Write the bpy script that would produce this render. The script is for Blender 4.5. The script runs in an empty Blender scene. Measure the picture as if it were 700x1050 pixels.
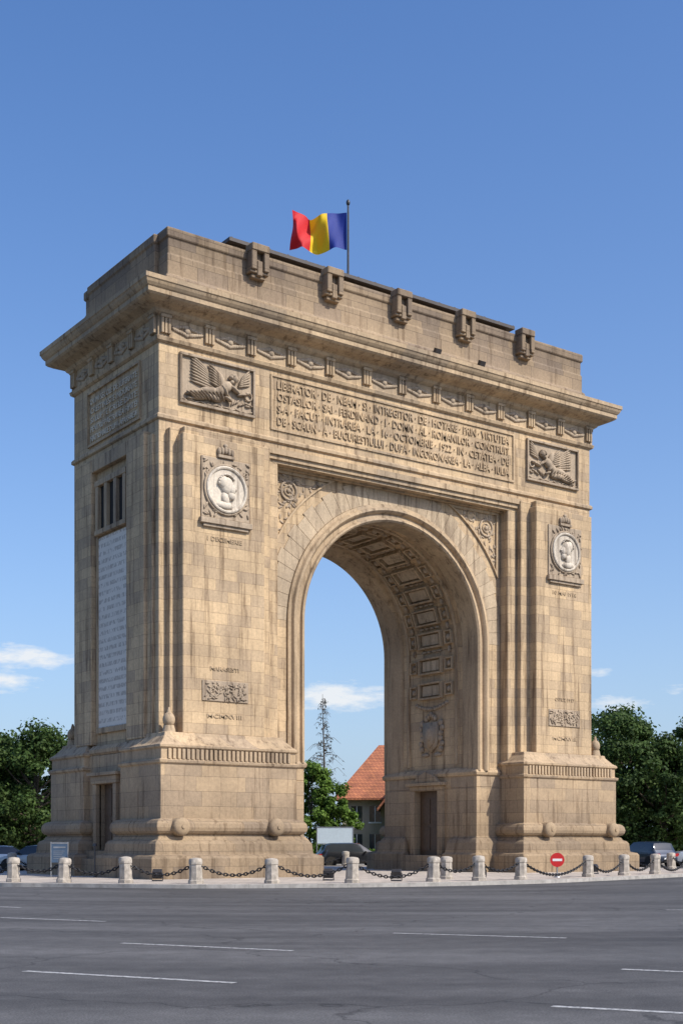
import bpy, math, random
from math import sin, cos, pi, radians, atan2, sqrt
from mathutils import Vector, Matrix
random.seed(7)
S = bpy.context.scene

# ------------------------------------------------------------------ helpers
def new_mat(name):
    m = bpy.data.materials.new(name); m.use_nodes = True
    nt = m.node_tree; b = nt.nodes['Principled BSDF']
    return m, nt, b
def N(nt, typ, **kw):
    n = nt.nodes.new(typ)
    for k, v in kw.items(): setattr(n, k, v)
    return n
def L(nt, a, b): nt.links.new(a, b)
def ramp(nt, fac, stops):
    r = nt.nodes.new('ShaderNodeValToRGB')
    e = r.color_ramp.elements
    while len(e) < len(stops): e.new(0.5)
    for i, (p, c) in enumerate(stops):
        e[i].position = p; e[i].color = (c[0], c[1], c[2], 1) if not isinstance(c, (int, float)) else (c, c, c, 1)
    L(nt, fac, r.inputs[0]); return r.outputs[0]
def mixc(nt, typ, fac, a, b):
    n = nt.nodes.new('ShaderNodeMix'); n.data_type = 'RGBA'; n.blend_type = typ
    for s, v in ((0, fac), (6, a), (7, b)):
        if hasattr(v, 'is_output'): L(nt, v, n.inputs[s])
        elif s == 0: n.inputs[0].default_value = v
        else: n.inputs[s].default_value = (v[0], v[1], v[2], 1)
    return n.outputs[2]
def math_(nt, op, a, b=None, c=None):
    n = nt.nodes.new('ShaderNodeMath'); n.operation = op
    for i, v in enumerate((a, b, c)):
        if v is None: continue
        if hasattr(v, 'is_output'): L(nt, v, n.inputs[i])
        else: n.inputs[i].default_value = v
    return n.outputs[0]
def noise(nt, vec, scale, detail=4, rough=.55):
    n = N(nt, 'ShaderNodeTexNoise'); n.inputs['Scale'].default_value = scale
    n.inputs['Detail'].default_value = detail; n.inputs['Roughness'].default_value = rough
    if vec is not None: L(nt, vec, n.inputs['Vector'])
    return n.outputs['Fac']
def vscale(nt, vec, s):
    n = N(nt, 'ShaderNodeVectorMath', operation='MULTIPLY'); L(nt, vec, n.inputs[0]); n.inputs[1].default_value = s
    return n.outputs[0]

ZS = 11.6   # springing height of the vault
def stone_mat(name, c1, c2, mortar, mode='wall', bw=1.15, bh=.47, msize=.009, bump=.35):
    m, nt, b = new_mat(name)
    tc = N(nt, 'ShaderNodeTexCoord'); P = tc.outputs['Object']
    sep = N(nt, 'ShaderNodeSeparateXYZ'); L(nt, P, sep.inputs[0])
    x, y, z = sep.outputs
    if mode in ('wall', 'vault'):
        comb = N(nt, 'ShaderNodeCombineXYZ')
        if mode == 'wall':
            L(nt, math_(nt, 'ADD', x, y), comb.inputs[0]); L(nt, z, comb.inputs[1])
        else:
            ang = math_(nt, 'ARCTAN2', math_(nt, 'SUBTRACT', z, ZS), x)
            L(nt, math_(nt, 'MULTIPLY', ang, 5.45), comb.inputs[1]); L(nt, y, comb.inputs[0])
        br = N(nt, 'ShaderNodeTexBrick'); L(nt, comb.outputs[0], br.inputs['Vector'])
        br.inputs['Scale'].default_value = 1
        br.inputs['Brick Width'].default_value = bw
        br.inputs['Row Height'].default_value = bh
        br.inputs['Mortar Size'].default_value = msize
        br.inputs['Mortar Smooth'].default_value = .4
        br.inputs['Bias'].default_value = 0
        br.inputs['Color1'].default_value = (*c1, 1); br.inputs['Color2'].default_value = (*c2, 1)
        br.inputs['Mortar'].default_value = (*mortar, 1)
        br.offset = .5; br.squash = .7; br.squash_frequency = 3
        br2 = N(nt, 'ShaderNodeTexBrick'); L(nt, comb.outputs[0], br2.inputs['Vector'])
        for k_, v_ in (('Scale', 1), ('Brick Width', bw), ('Row Height', bh), ('Mortar Size', 0), ('Bias', -.35)): br2.inputs[k_].default_value = v_
        br2.offset = .5; br2.squash = .7; br2.squash_frequency = 3
        br2.inputs['Color1'].default_value = (1.05, 1.0, .92, 1); br2.inputs['Color2'].default_value = (.90, .91, .97, 1)
        col = mixc(nt, 'MULTIPLY', 1, br.outputs['Color'], br2.outputs['Color'])
    elif mode == 'island':
        geo = N(nt, 'ShaderNodeNewGeometry'); col = mixc(nt, 'MIX', geo.outputs['Random Per Island'], c1, c2)
    else:
        col = mixc(nt, 'MIX', noise(nt, P, .8, 2), c1, c2)
    n1 = noise(nt, P, .35, 3, .6)
    col = mixc(nt, 'MULTIPLY', 1, col, ramp(nt, n1, [(.3, (.76, .75, .75)), (.7, (1.13, 1.11, 1.08))]))
    n2 = noise(nt, vscale(nt, P, (2.2, 2.2, .14)), 1.6, 4, .68)
    col = mixc(nt, 'MULTIPLY', 1, col, ramp(nt, n2, [(.34, (.50, .47, .45)), (.47, (.92, .91, .90)), (.75, (1.09, 1.08, 1.06))]))
    n3 = noise(nt, P, 9, 4, .7)
    col = mixc(nt, 'MULTIPLY', .8, col, ramp(nt, n3, [(.3, (.76, .76, .76)), (.7, (1.14, 1.13, 1.11))]))
    # traffic grime low down, soot near the parapet
    low = math_(nt, 'SUBTRACT', 1.2, math_(nt, 'MULTIPLY', z, .25))
    high = math_(nt, 'MULTIPLY', math_(nt, 'SUBTRACT', z, 24.4), .35)
    gr = math_(nt, 'ADD', math_(nt, 'MAXIMUM', low, high), math_(nt, 'MULTIPLY', math_(nt, 'SUBTRACT', n2, .5), 1.8))
    cl_ = N(nt, 'ShaderNodeClamp'); L(nt, gr, cl_.inputs[0]); cl_.inputs['Max'].default_value = .85
    col = mixc(nt, 'MULTIPLY', cl_.outputs[0], col, (.56, .56, .57))
    L(nt, col, b.inputs['Base Color']); b.inputs['Roughness'].default_value = .88
    b.inputs['Specular IOR Level'].default_value = .25
    bp = N(nt, 'ShaderNodeBump'); bp.inputs['Strength'].default_value = bump; bp.inputs['Distance'].default_value = .03
    h = n3
    if mode in ('wall', 'vault'): h = math_(nt, 'SUBTRACT', math_(nt, 'MULTIPLY', n3, .5), br.outputs['Fac'])
    L(nt, h, bp.inputs['Height']); L(nt, bp.outputs[0], b.inputs['Normal'])
    return m

C1, C2, CM = (.56, .445, .305), (.45, .35, .235), (.30, .23, .155)
M_stone = stone_mat('limestone_ashlar', C1, C2, CM)
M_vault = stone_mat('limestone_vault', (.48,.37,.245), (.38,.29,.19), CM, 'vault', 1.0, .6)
M_ring = stone_mat('limestone_voussoirs', (.53, .43, .305), (.45, .36, .255), CM, 'island')
M_trim = stone_mat('limestone_trim', (.48, .385, .275), (.40, .32, .225), CM, 'wall', 1.9, 40, .008)
M_attic = stone_mat('limestone_attic', (.46, .37, .27), (.36, .285, .21), (.22, .175, .135), 'wall', 1.5, .62, .012)
M_base = stone_mat('limestone_base', (.49, .39, .275), (.40, .315, .22), (.25, .20, .145), 'wall', 1.7, .62, .010)
M_carve = stone_mat('carved_stone', (.46, .375, .28), (.36, .29, .215), CM, 'plain')
M_letter = stone_mat('letter_stone', (.70, .62, .50), (.62, .55, .43), CM, 'plain')
M_marble = stone_mat('pale_marble', (.68, .62, .53), (.57, .515, .43), CM, 'plain')

def simple(name, col, rough=.6, metal=0, var=.15, scale=6, spec=.4):
    m, nt, b = new_mat(name)
    tc = N(nt, 'ShaderNodeTexCoord')
    n = noise(nt, tc.outputs['Object'], scale, 3)
    c = mixc(nt, 'MULTIPLY', 1, col, ramp(nt, n, [(.3, 1 - var), (.7, 1 + var)]))
    L(nt, c, b.inputs['Base Color']); b.inputs['Roughness'].default_value = rough
    b.inputs['Metallic'].default_value = metal; b.inputs['Specular IOR Level'].default_value = spec
    return m
M_dark = simple('dark_void', (.02, .018, .016), .8)
M_door = simple('door_wood', (.10, .066, .042), .6)
M_metal = simple('dark_metal', (.06, .06, .065), .45, .6)
M_roofcap = simple('roof_sheet', (.06, .05, .045), .6)

class B:
    def __init__(s): s.v = []; s.f = []; s.mi = []; s.cur = 0
    def add(s, vs, fs):
        o = len(s.v); s.v += [tuple(p) for p in vs]; s.f += [tuple(i + o for i in f) for f in fs]; s.mi += [s.cur] * len(fs)
    def box(s, x0, x1, y0, y1, z0, z1):
        if x0 > x1: x0, x1 = x1, x0
        if y0 > y1: y0, y1 = y1, y0
        s.add([(x0,y0,z0),(x1,y0,z0),(x1,y1,z0),(x0,y1,z0),(x0,y0,z1),(x1,y0,z1),(x1,y1,z1),(x0,y1,z1)],
              [(3,2,1,0),(4,5,6,7),(0,1,5,4),(1,2,6,5),(2,3,7,6),(3,0,4,7)])
    def obox(s, c, ax, ay, az):
        c = Vector(c); ax, ay, az = Vector(ax), Vector(ay), Vector(az)
        vs = [c + i*ax + j*ay + k*az for k in (-1,1) for (i,j) in ((-1,-1),(1,-1),(1,1),(-1,1))]
        s.add(vs, [(3,2,1,0),(4,5,6,7),(0,1,5,4),(1,2,6,5),(2,3,7,6),(3,0,4,7)])
    def loft(s, x0, x1, y0, y1, prof, cap=True):
        vs = []; fs = []
        for o, z in prof:
            vs += [(x0-o,y0-o,z),(x1+o,y0-o,z),(x1+o,y1+o,z),(x0-o,y1+o,z)]
        for k in range(len(prof)-1):
            for j in range(4):
                a = k*4+j; b = k*4+(j+1) % 4
                fs.append((a, b, b+4, a+4))
        if cap:
            fs.append((3,2,1,0)); n = (len(prof)-1)*4; fs.append((n,n+1,n+2,n+3))
        s.add(vs, fs)
    def arcsweep(s, prof, z0=0, n=48):
        st = [(-1, z0, None)] + [(0, 0, pi - pi*i/n) for i in range(n+1)] + [(1, z0, None)]
        vs = []; fs = []; k = len(prof)
        for a, z, th in st:
            for r, y in prof:
                vs.append((a*r, y, z) if th is None else (r*cos(th), y, ZS + r*sin(th)))
        for i in range(len(st)-1):
            for j in range(k):
                a = i*k+j; b = i*k+(j+1) % k
                fs.append((a, b, b+k, a+k))
        s.add(vs, fs)
    def arcbox(s, t0, t1, r0, r1, y0, y1):
        vs = []
        for y in (y0, y1):
            for r, t in ((r0,t0),(r1,t0),(r1,t1),(r0,t1)): vs.append((r*cos(t), y, ZS + r*sin(t)))
        s.add(vs, [(0,1,2,3),(7,6,5,4),(0,4,5,1),(1,5,6,2),(2,6,7,3),(3,7,4,0)])
    def blob(s, c, ax, ay, az, nu=10, nv=6):
        c = Vector(c); ax, ay, az = Vector(ax), Vector(ay), Vector(az)
        vs = [c + az]; fs = []
        for i in range(1, nv):
            p = pi*i/nv
            for j in range(nu):
                q = 2*pi*j/nu
                vs.append(c + az*cos(p) + (ax*cos(q) + ay*sin(q))*sin(p))
        vs.append(c - az); last = len(vs)-1
        for j in range(nu):
            fs.append((0, 1+j, 1+(j+1) % nu)); fs.append((last, last-nu+(j+1) % nu, last-nu+j))
        for i in range(nv-2):
            for j in range(nu):
                a = 1+i*nu+j; b = 1+i*nu+(j+1) % nu
                fs.append((a, a+nu, b+nu, b))
        s.add(vs, fs)
    def tube(s, p0, p1, r0, r1, n=8, cap=True):
        p0, p1 = Vector(p0), Vector(p1); d = (p1-p0)
        if d.length < 1e-6: return
        d.normalize(); u = d.orthogonal().normalized(); w = d.cross(u)
        vs = [p0 + (u*cos(2*pi*i/n) + w*sin(2*pi*i/n))*r0 for i in range(n)] + [p1 + (u*cos(2*pi*i/n) + w*sin(2*pi*i/n))*r1 for i in range(n)]
        fs = [(i, (i+1) % n, (i+1) % n + n, i+n) for i in range(n)]
        if cap: fs += [tuple(range(n))[::-1], tuple(range(n, 2*n))]
        s.add(vs, fs)
    def torus(s, c, n_, R, r, a=24, b=8):
        c = Vector(c); n_ = Vector(n_).normalized(); u = n_.orthogonal().normalized(); w = n_.cross(u)
        vs = []; fs = []
        for i in range(a):
            t = 2*pi*i/a; d = u*cos(t) + w*sin(t)
            for j in range(b):
                q = 2*pi*j/b; vs.append(c + d*(R + r*cos(q)) + n_*(r*sin(q)))
        for i in range(a):
            for j in range(b):
                fs.append((i*b+j, ((i+1) % a)*b+j, ((i+1) % a)*b+(j+1) % b, i*b+(j+1) % b))
        s.add(vs, fs)
    def prism(s, pts, y0, y1, axis='y'):
        n = len(pts)
        if axis == 'y': vs = [(p[0], y0, p[1]) for p in pts] + [(p[0], y1, p[1]) for p in pts]
        elif axis == 'x': vs = [(y0, p[0], p[1]) for p in pts] + [(y1, p[0], p[1]) for p in pts]
        else: vs = [(p[0], p[1], y0) for p in pts] + [(p[0], p[1], y1) for p in pts]
        s.add(vs, [tuple(range(n)), tuple(range(n, 2*n))[::-1]] + [(i, i+n, (i+1) % n + n, (i+1) % n) for i in range(n)])
    def build(s, name, mats, parent=None, smooth=False, bevel=0, loc=None, rotz=None, recalc=True):
        me = bpy.data.meshes.new(name); me.from_pydata(s.v, [], s.f)
        if not isinstance(mats, (list, tuple)): mats = [mats]
        for m in mats: me.materials.append(m)
        if len(mats) > 1: me.polygons.foreach_set('material_index', s.mi)
        if recalc:
            import bmesh
            bm = bmesh.new(); bm.from_mesh(me); bmesh.ops.recalc_face_normals(bm, faces=bm.faces); bm.to_mesh(me); bm.free()
        if smooth:
            me.polygons.foreach_set('use_smooth', [True]*len(me.polygons))
        me.update()
        ob = bpy.data.objects.new(name, me); S.collection.objects.link(ob)
        if smooth == 'auto':
            try: me.set_sharp_from_angle(angle=radians(40))
            except Exception: pass
        if bevel:
            md = ob.modifiers.new('bevel', 'BEVEL'); md.width = bevel; md.segments = 1; md.limit_method = 'ANGLE'; md.angle_limit = radians(40)
        if parent: ob.parent = parent
        if loc: ob.location = loc
        if rotz is not None: ob.rotation_euler[2] = rotz
        return ob
def empty(name, loc=(0,0,0), rotz=0):
    e = bpy.data.objects.new(name, None); S.collection.objects.link(e); e.location = loc; e.rotation_euler[2] = rotz; return e
CX, CY, CH = -38.33, -52.58, 1.6
def site(r, d):   # survey coordinates to site x, y
    return (CX + .8111*r + .585*d, CY - .585*r + .8111*d)

# ================================================================== TRIUMPHAL ARCH
arch = empty('triumphal_arch')
SY = (-1, 1); SX = (-1, 1)
b = B()
for sx in SX:
    b.box(sx*6.9, sx*12.8, -4.2, 4.2, 0, 24)
    b.box(sx*5.45, sx*6.91, -3.6, 3.6, 0, ZS)
b.box(-6.91, 6.91, -4.2, 4.2, 18.5, 24)
for sx in SX:
    for sy in SY:
        b.box(sx*8.1, sx*12.1, sy*4.1, sy*5.0, 6.15, 18.62)
        b.box(sx*8.25, sx*11.95, sy*4.1, sy*4.85, 18.62, 18.95)
        b.box(sx*7.5, sx*12.45, sy*4.1, sy*4.5, 6.0, 18.9)
        b.box(sx*12.7, sx*13.08, sy*1.75, sy*3.4, 6.0, 18.9)
        b.box(sx*12.7, sx*12.93, sy*3.4, sy*3.85, 6.0, 18.7)
b.build('masonry_piers', M_stone, arch, bevel=.03)
n = 64; R = 5.45; b = B()
th = [pi - pi*i/n for i in range(n+1)]
def outer(t):
    c, s_ = cos(t), sin(t)
    k = min(6.91/max(abs(c), 1e-6), 6.92/max(s_, 1e-6)); return (k*c, ZS + k*s_)
for sy in SY:
    vv = []
    for t in th:
        vv.append((R*cos(t), sy*3.6, ZS + R*sin(t))); X, Z = outer(t); vv.append((X, sy*3.6, Z))
    b.add(vv, [(2*i, 2*i+1, 2*i+3, 2*i+2) for i in range(n)])
b.build('arch_wall', M_stone, arch)
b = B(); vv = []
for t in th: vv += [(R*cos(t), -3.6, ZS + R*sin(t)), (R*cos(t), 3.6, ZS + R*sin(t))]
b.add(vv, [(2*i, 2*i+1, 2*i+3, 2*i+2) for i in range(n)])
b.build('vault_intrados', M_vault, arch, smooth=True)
b = B()
for sy in SY:
    b.arcsweep([(5.46, sy*3.62), (5.24, sy*3.66), (5.24, sy*3.05), (5.32, sy*2.95), (5.32, sy*2.55), (5.40, sy*2.45), (5.46, sy*2.4)], 1.9)
    b.arcsweep([(5.23, sy*3.55), (5.22, sy*3.82), (5.30, sy*3.90), (5.38, sy*3.88), (5.42, sy*3.76), (5.60, sy*3.74), (5.64, sy*3.86), (5.74, sy*3.95), (5.85, sy*3.92), (5.92, sy*3.78), (6.06, sy*3.74), (6.06, sy*3.55)], 5.2)
    b.arcsweep([(5.46, sy*2.05), (5.38, sy*2.03), (5.36, sy*1.95), (5.38, sy*1.87), (5.46, sy*1.85)], 5.6)
b.build('archivolt_mouldings', M_trim, arch, smooth='auto')
b = B(); nv = 33
for sy in SY:
    for i in range(nv):
        t0 = pi*i/nv + .0010; t1 = pi*(i+1)/nv - .0010
        lim = 7.15 if i % 2 == 0 else 7.0
        def ro(t): return min(lim, 6.86/max(abs(cos(t)), sin(t)))
        y0, y1 = sy*3.5, sy*3.645
        P = []
        for y in (y0, y1):
            for r, t in ((6.07, t0), (ro(t0), t0), (ro(t1), t1), (6.07, t1)): P.append((r*cos(t), y, ZS + r*sin(t)))
        b.add(P, [(0,1,2,3),(7,6,5,4),(0,4,5,1),(1,5,6,2),(2,6,7,3),(3,7,4,0)])
b.build('voussoirs', M_ring, arch, bevel=.006)
b = B()
for sy in SY:
    for sx in SX: b.box(sx*6.07, sx*6.84, sy*3.5, sy*3.64, 5.3, ZS)
b.build('jamb_bands', M_stone, arch)
b = B(); c = B(); rnd = random.Random(3)
for sy in SY:
    for sx in SX:
        arcp = [radians(a) for a in range(27, 64, 4)]
        pts = [(sx*6.72, 18.3)] + [(sx*7.5*cos(a), ZS + 7.5*sin(a)) for a in arcp]
        cen = (sx*5.85, 17.35)
        inner = [(cen[0] + (p[0]-cen[0])*.86, cen[1] + (p[1]-cen[1])*.86) for p in pts]
        m = len(pts)
        for i in range(m):
            q = [pts[i], pts[(i+1) % m], inner[(i+1) % m], inner[i]]
            b.prism(q, sy*3.55, sy*3.70)
        for k in range(60):
            a = rnd.choice(range(1, m-1)); u, v = rnd.random(), rnd.random()
            if u+v > 1: u, v = 1-u, 1-v
            px = inner[0][0] + u*(inner[a][0]-inner[0][0]) + v*(inner[a+1][0]-inner[0][0])
            pz = inner[0][1] + u*(inner[a][1]-inner[0][1]) + v*(inner[a+1][1]-inner[0][1])
            an = rnd.random()*pi; l = .15
            c.blob((px, sy*3.61, pz), (l*cos(an), 0, l*sin(an)), (-.055*sin(an), 0, .055*cos(an)), (0, .04, 0), 6, 4)
        c.torus((cen[0]+sx*.1, sy*3.62, cen[1]+.1), (0,1,0), .42, .06, 18, 6)
        c.torus((cen[0]+sx*.1, sy*3.62, cen[1]+.1), (0,1,0), .22, .04, 14, 6)
        c.blob((cen[0]+sx*.1, sy*3.62, cen[1]+.1), (.12,0,0), (0,0,.12), (0,.07,0), 8, 5)
b.build('spandrel_frames', M_trim, arch)
c.build('spandrel_carving', M_carve, arch, smooth=True)

# --- coffers
b = B(); c = B(); t_ = B()
def coffer(t, half):
    w = half/5.45
    for a0, a1, y0, y1 in ((t-w, t-w+.018, -.95, .95), (t+w-.018, t+w, -.95, .95)):
        b.arcbox(a0, a1, 5.22, 5.47, y0, y1)
    for y0, y1 in ((-.95, -.82), (.82, .95)): b.arcbox(t-w+.018, t+w-.018, 5.225, 5.47, y0, y1)
    t_.arcbox(t-w*.62, t+w*.62, 5.33, 5.47, -.66, .66)
nst = 14
for i in range(nst):
    t = pi*(i+.5)/nst; coffer(t, .44)
    for sy in SY:
        b.arcbox(t-.055, t+.055, 5.30, 5.47, sy*1.12, sy*1.22); b.arcbox(t-.055, t+.055, 5.30, 5.47, sy*1.62, sy*1.72)
        b.arcbox(t-.065, t-.055, 5.30, 5.47, sy*1.12, sy*1.72); b.arcbox(t+.055, t+.065, 5.30, 5.47, sy*1.12, sy*1.72)
        P = Vector((5.4*cos(t), sy*1.42, ZS+5.4*sin(t))); tn = Vector((-sin(t), 0, cos(t))); rn = Vector((cos(t), 0, sin(t)))
        c.blob(P, tn*.17, Vector((0,.17,0)), rn*.12, 8, 5)
        t2 = pi*(i)/nst
        P = Vector((5.42*cos(t2), sy*1.42, ZS+5.42*sin(t2))); tn = Vector((-sin(t2), 0, cos(t2))); rn = Vector((cos(t2), 0, sin(t2)))
        c.blob(P, tn*.2, Vector((0,.1,0)), rn*.1, 6, 4)
    t2 = pi*i/nst
    for yy in (-.6, -.2, .2, .6):
        P = Vector((5.42*cos(t2), yy, ZS+5.42*sin(t2))); tn = Vector((-sin(t2), 0, cos(t2))); rn = Vector((cos(t2), 0, sin(t2)))
        c.blob(P, tn*.08, Vector((0,.2,0)), rn*.1, 6, 4)
for sx in SX:
    for zc in (10.85, 9.55):
        for (y0, y1, z0, z1) in ((-.95,.95,zc-.44,zc-.34), (-.95,.95,zc+.34,zc+.44), (-.95,-.82,zc-.34,zc+.34), (.82,.95,zc-.34,zc+.34)):
            b.box(sx*5.22, sx*5.47, y0, y1, z0, z1)
        t_.box(sx*5.33, sx*5.47, -.66, .66, zc-.26, zc+.26)
        for sy in SY:
            for (y0, y1, z0, z1) in ((1.12,1.72,zc-.33,zc-.25), (1.12,1.72,zc+.25,zc+.33), (1.12,1.2,zc-.25,zc+.25), (1.64,1.72,zc-.25,zc+.25)):
                b.box(sx*5.3, sx*5.47, sy*y0, sy*y1, z0, z1)
            c.blob((sx*5.42, sy*1.42, zc), (0,.17,0), (0,0,.17), (.12,0,0), 8, 5)
    for k in range(11):
        yy = -1.2 + .24*k; zz = 8.85 - .25*(1-(yy/1.2)**2)
        c.blob((sx*5.42, yy, zz), (0,.16,0), (0,0,.11), (.1,0,0), 7, 4)
    shp = [(-.62, 7.9), (.62, 7.9), (.62, 7.1), (.45, 6.65), (0, 6.3), (-.45, 6.65), (-.62, 7.1)]
    c.prism([(y_, z_) for y_, z_ in shp], sx*5.30, sx*5.47, 'x')
    c.prism([(y_*.72, 7.15+(z_-7.15)*.72) for y_, z_ in shp], sx*5.2, sx*5.33, 'x')
    c.blob((sx*5.2, 0, 7.25), (0,.22,0), (0,0,.36), (.07,0,0))
    for k in range(-2, 3): c.blob((sx*5.38, k*.17, 8.1 + .1*(2-abs(k))), (0,.08,0), (0,0,.18), (.12,0,0), 6, 5)
    for s2 in SY:
        for k in range(6): c.blob((sx*5.4, s2*(.78+.07*sin(k*2)), 6.5+.27*k), (0,.17,0), (0,0,.19), (.12,0,0), 7, 5)
        c.blob((sx*5.4, s2*.5, 6.2), (0,.3,0), (0,0,.12), (.1,0,0), 7, 5)
b.build('vault_coffers', M_trim, arch, bevel=.012)
t_.build('vault_name_plates', M_ring, arch)
c.build('vault_carving', M_carve, arch, smooth=True)

# --- passage jamb bases and portals
b = B(); d = B()
for sx in SX:
    for y0, y1 in ((-3.75, -.95), (.95, 3.75)):
        x0, x1 = sorted((sx*5.2, sx*6.95))
        b.loft(x0, x1, y0, y1, [(.0,0),(.0,4.395)])
    x0, x1 = sorted((sx*5.2, sx*6.95))
    b.loft(x0, x1, -3.75, 3.75, [(0,4.4),(0,4.95),(.08,5.0),(.12,5.15),(.04,5.25),(-.12,5.4)])
    for y0, y1 in ((-3.75, -1.95), (1.95, 3.75)):
        b.loft(*sorted((sx*5.2, sx*6.95)), y0, y1, [(.42,0),(.42,1.0),(.30,1.1),(.22,1.6),(.14,1.75),(.05,1.85),(-.02,1.95)])
    b.box(sx*4.72, sx*5.5, -1.5, 1.5, 0, .95)
    for s2 in SY: b.box(sx*4.98, sx*5.3, s2*.93, s2*1.28, .95, 4.3)
    b.box(sx*4.96, sx*5.6, -1.3, 1.3, 4.3, 4.55); b.box(sx*4.8, sx*5.3, -1.48, 1.48, 4.55, 4.72)
    b.prism([(-1.0,4.72),(1.0,4.72),(.7,5.05),(0,5.3),(-.7,5.05)], sx*4.95, sx*5.4, 'x')
    d.box(sx*5.42, sx*5.5, -.95, .95, .9, 4.35)
    for s2 in SY:
        for z0, z1 in ((1.2, 2.4), (2.6, 3.9)): d.box(sx*5.38, sx*5.43, s2*.12, s2*.8, z0, z1)
b.build('passage_bases', M_base, arch, bevel=.02)
d.build('passage_doors', M_door, arch)

# --- cornice, attic
b = B()
b.loft(-12.8, 12.8, -4.2, 4.2, [(-.3,22.45),(.03,22.45),(.13,22.52),(.17,22.66),(.08,22.72),(.08,23.5),(.16,23.55),(.26,23.62),(.34,23.74),(.5,23.80),(.72,23.86),(.92,23.96),(1.0,24.04),(1.0,24.22),(1.05,24.26),(1.12,24.36),(1.16,24.46),(1.2,24.50),(1.2,24.68),(.9,24.74),(-.25,24.9)])
b.loft(-12.8, 12.8, -4.2, 4.2, [(-.3,19.25),(.03,19.25),(.10,19.3),(.10,19.42),(.04,19.5),(-.3,19.5)])
for sy in SY:
    b.box(-7.75, 7.75, sy*4.1, sy*4.42, 18.72, 18.98); b.box(-7.6, 7.6, sy*4.1, sy*4.32, 18.52, 18.72); b.box(-7.2, 7.2, sy*3.7, sy*4.215, 18.38, 18.52)
    b.box(-6.9, 6.9, sy*3.5, sy*3.85, 18.3, 18.45)
b.build('cornice', M_trim, arch)
b = B()
b.loft(-12.5, 12.5, -3.25, 3.25, [(.1,24.7),(.1,25.35),(.04,25.42),(0,25.45),(0,26.98),(.06,27.0),(.06,27.35),(0,27.38)])
b.loft(-12.33, 12.33, -4.1, 4.1, [(.12,24.7),(.12,25.35),(.04,25.42),(0,25.45),(0,26.3),(-.05,26.34),(-.05,27.0),(.03,27.05),(.03,27.4),(-.02,27.45)])
b.box(-8.3, 8.3, -2.6, 2.6, 27.3, 28.3)
b.build('attic', M_attic, arch, bevel=.03)
b = B(); b.box(-8.6, 8.6, -2.9, 2.9, 28.3, 28.46)
for i in range(18): b.box(-8.5+i*1.0, -8.42+i*1.0, -2.87, 2.87, 28.46, 28.5)
b.build('roof_covering', M_roofcap, arch)
b = B()
for X, Y in ((2.1, -4.35), (4.9, -4.4)):
    b.tube((X, Y, 24.7), (X, Y, 25.15), .03, .03, 6); b.obox((X, Y-.05, 25.25), (.16,0,0), (0,.10,.05), (0,-.07,.13))
b.build('cornice_floodlights', M_metal, arch)
b = B()
for sy in SY:
    for X in (-8, -4, 0, 4, 8):
        y0 = sy*4.0
        b.box(X-.45, X-.19, y0, sy*4.55, 26.52, 27.34); b.box(X+.19, X+.45, y0, sy*4.55, 26.52, 27.34)
        b.box(X-.45, X+.45, y0, sy*4.58, 27.34, 27.66); b.box(X-.2, X+.2, y0, sy*4.3, 26.4, 27.4)
        b.box(X-.13, X+.13, y0, sy*4.5, 26.3, 26.95); b.box(X-.48, X+.48, y0, sy*4.45, 26.4, 26.53)
        b.box(X-.36, X+.36, y0, sy*4.34, 26.22, 26.4)
b.build('attic_corbels', M_attic, arch, bevel=.03)
b = B(); c = B()
def frieze(axis, lo, hi, n_, off):
    st = (hi-lo)/n_
    for i in range(n_+1):
        u = lo + st*i
        for du in (-.16, 0, .16):
            if axis == 'x': b.box(u+du-.06, u+du+.06, off*4.2, off*4.42, 22.80, 23.48)
            else: b.box(off*12.8, off*13.02, u+du-.06, u+du+.06, 22.80, 23.48)
        if axis == 'x': b.box(u-.25, u+.25, off*4.2, off*4.46, 23.44, 23.58)
        else: b.box(off*12.8, off*13.06, u-.25, u+.25, 23.44, 23.58)
        if i < n_:
            for k in range(13):
                uu = u + st*(.18 + .64*k/12)
                e = 1-abs(k-6)/6
                for zz, an in ((23.12+.14*e+.03, .6), (23.12-.14*e-.03, -.6)):
                    an2 = an if k < 6 else -an
                    sz, sw = .14, .07+.04*e
                    if axis == 'x': c.blob((uu, off*4.28, zz), (sz*cos(an2),0,sz*sin(an2)), (-sw*sin(an2),0,sw*cos(an2)), (0,.085,0), 7, 4)
                    else: c.blob((off*12.88, uu, zz), (0,sz*cos(an2),sz*sin(an2)), (0,-sw*sin(an2),sw*cos(an2)), (.085,0,0), 7, 4)
            uu = u + st*.5
            if axis == 'x': c.blob((uu, off*4.28, 23.12), (.17,0,0), (0,0,.17), (0,.13,0), 8, 5)
            else: c.blob((off*12.88, uu, 23.12), (0,.17,0), (0,0,.17), (.13,0,0), 8, 5)
for o_ in SY:
    frieze('x', -12.55, 12.55, 12, o_); frieze('y', -3.95, 3.95, 4, o_)
b.build('frieze_consoles', M_trim, arch, bevel=.015)
c.build('frieze_rosettes', M_carve, arch, smooth=True)

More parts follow.
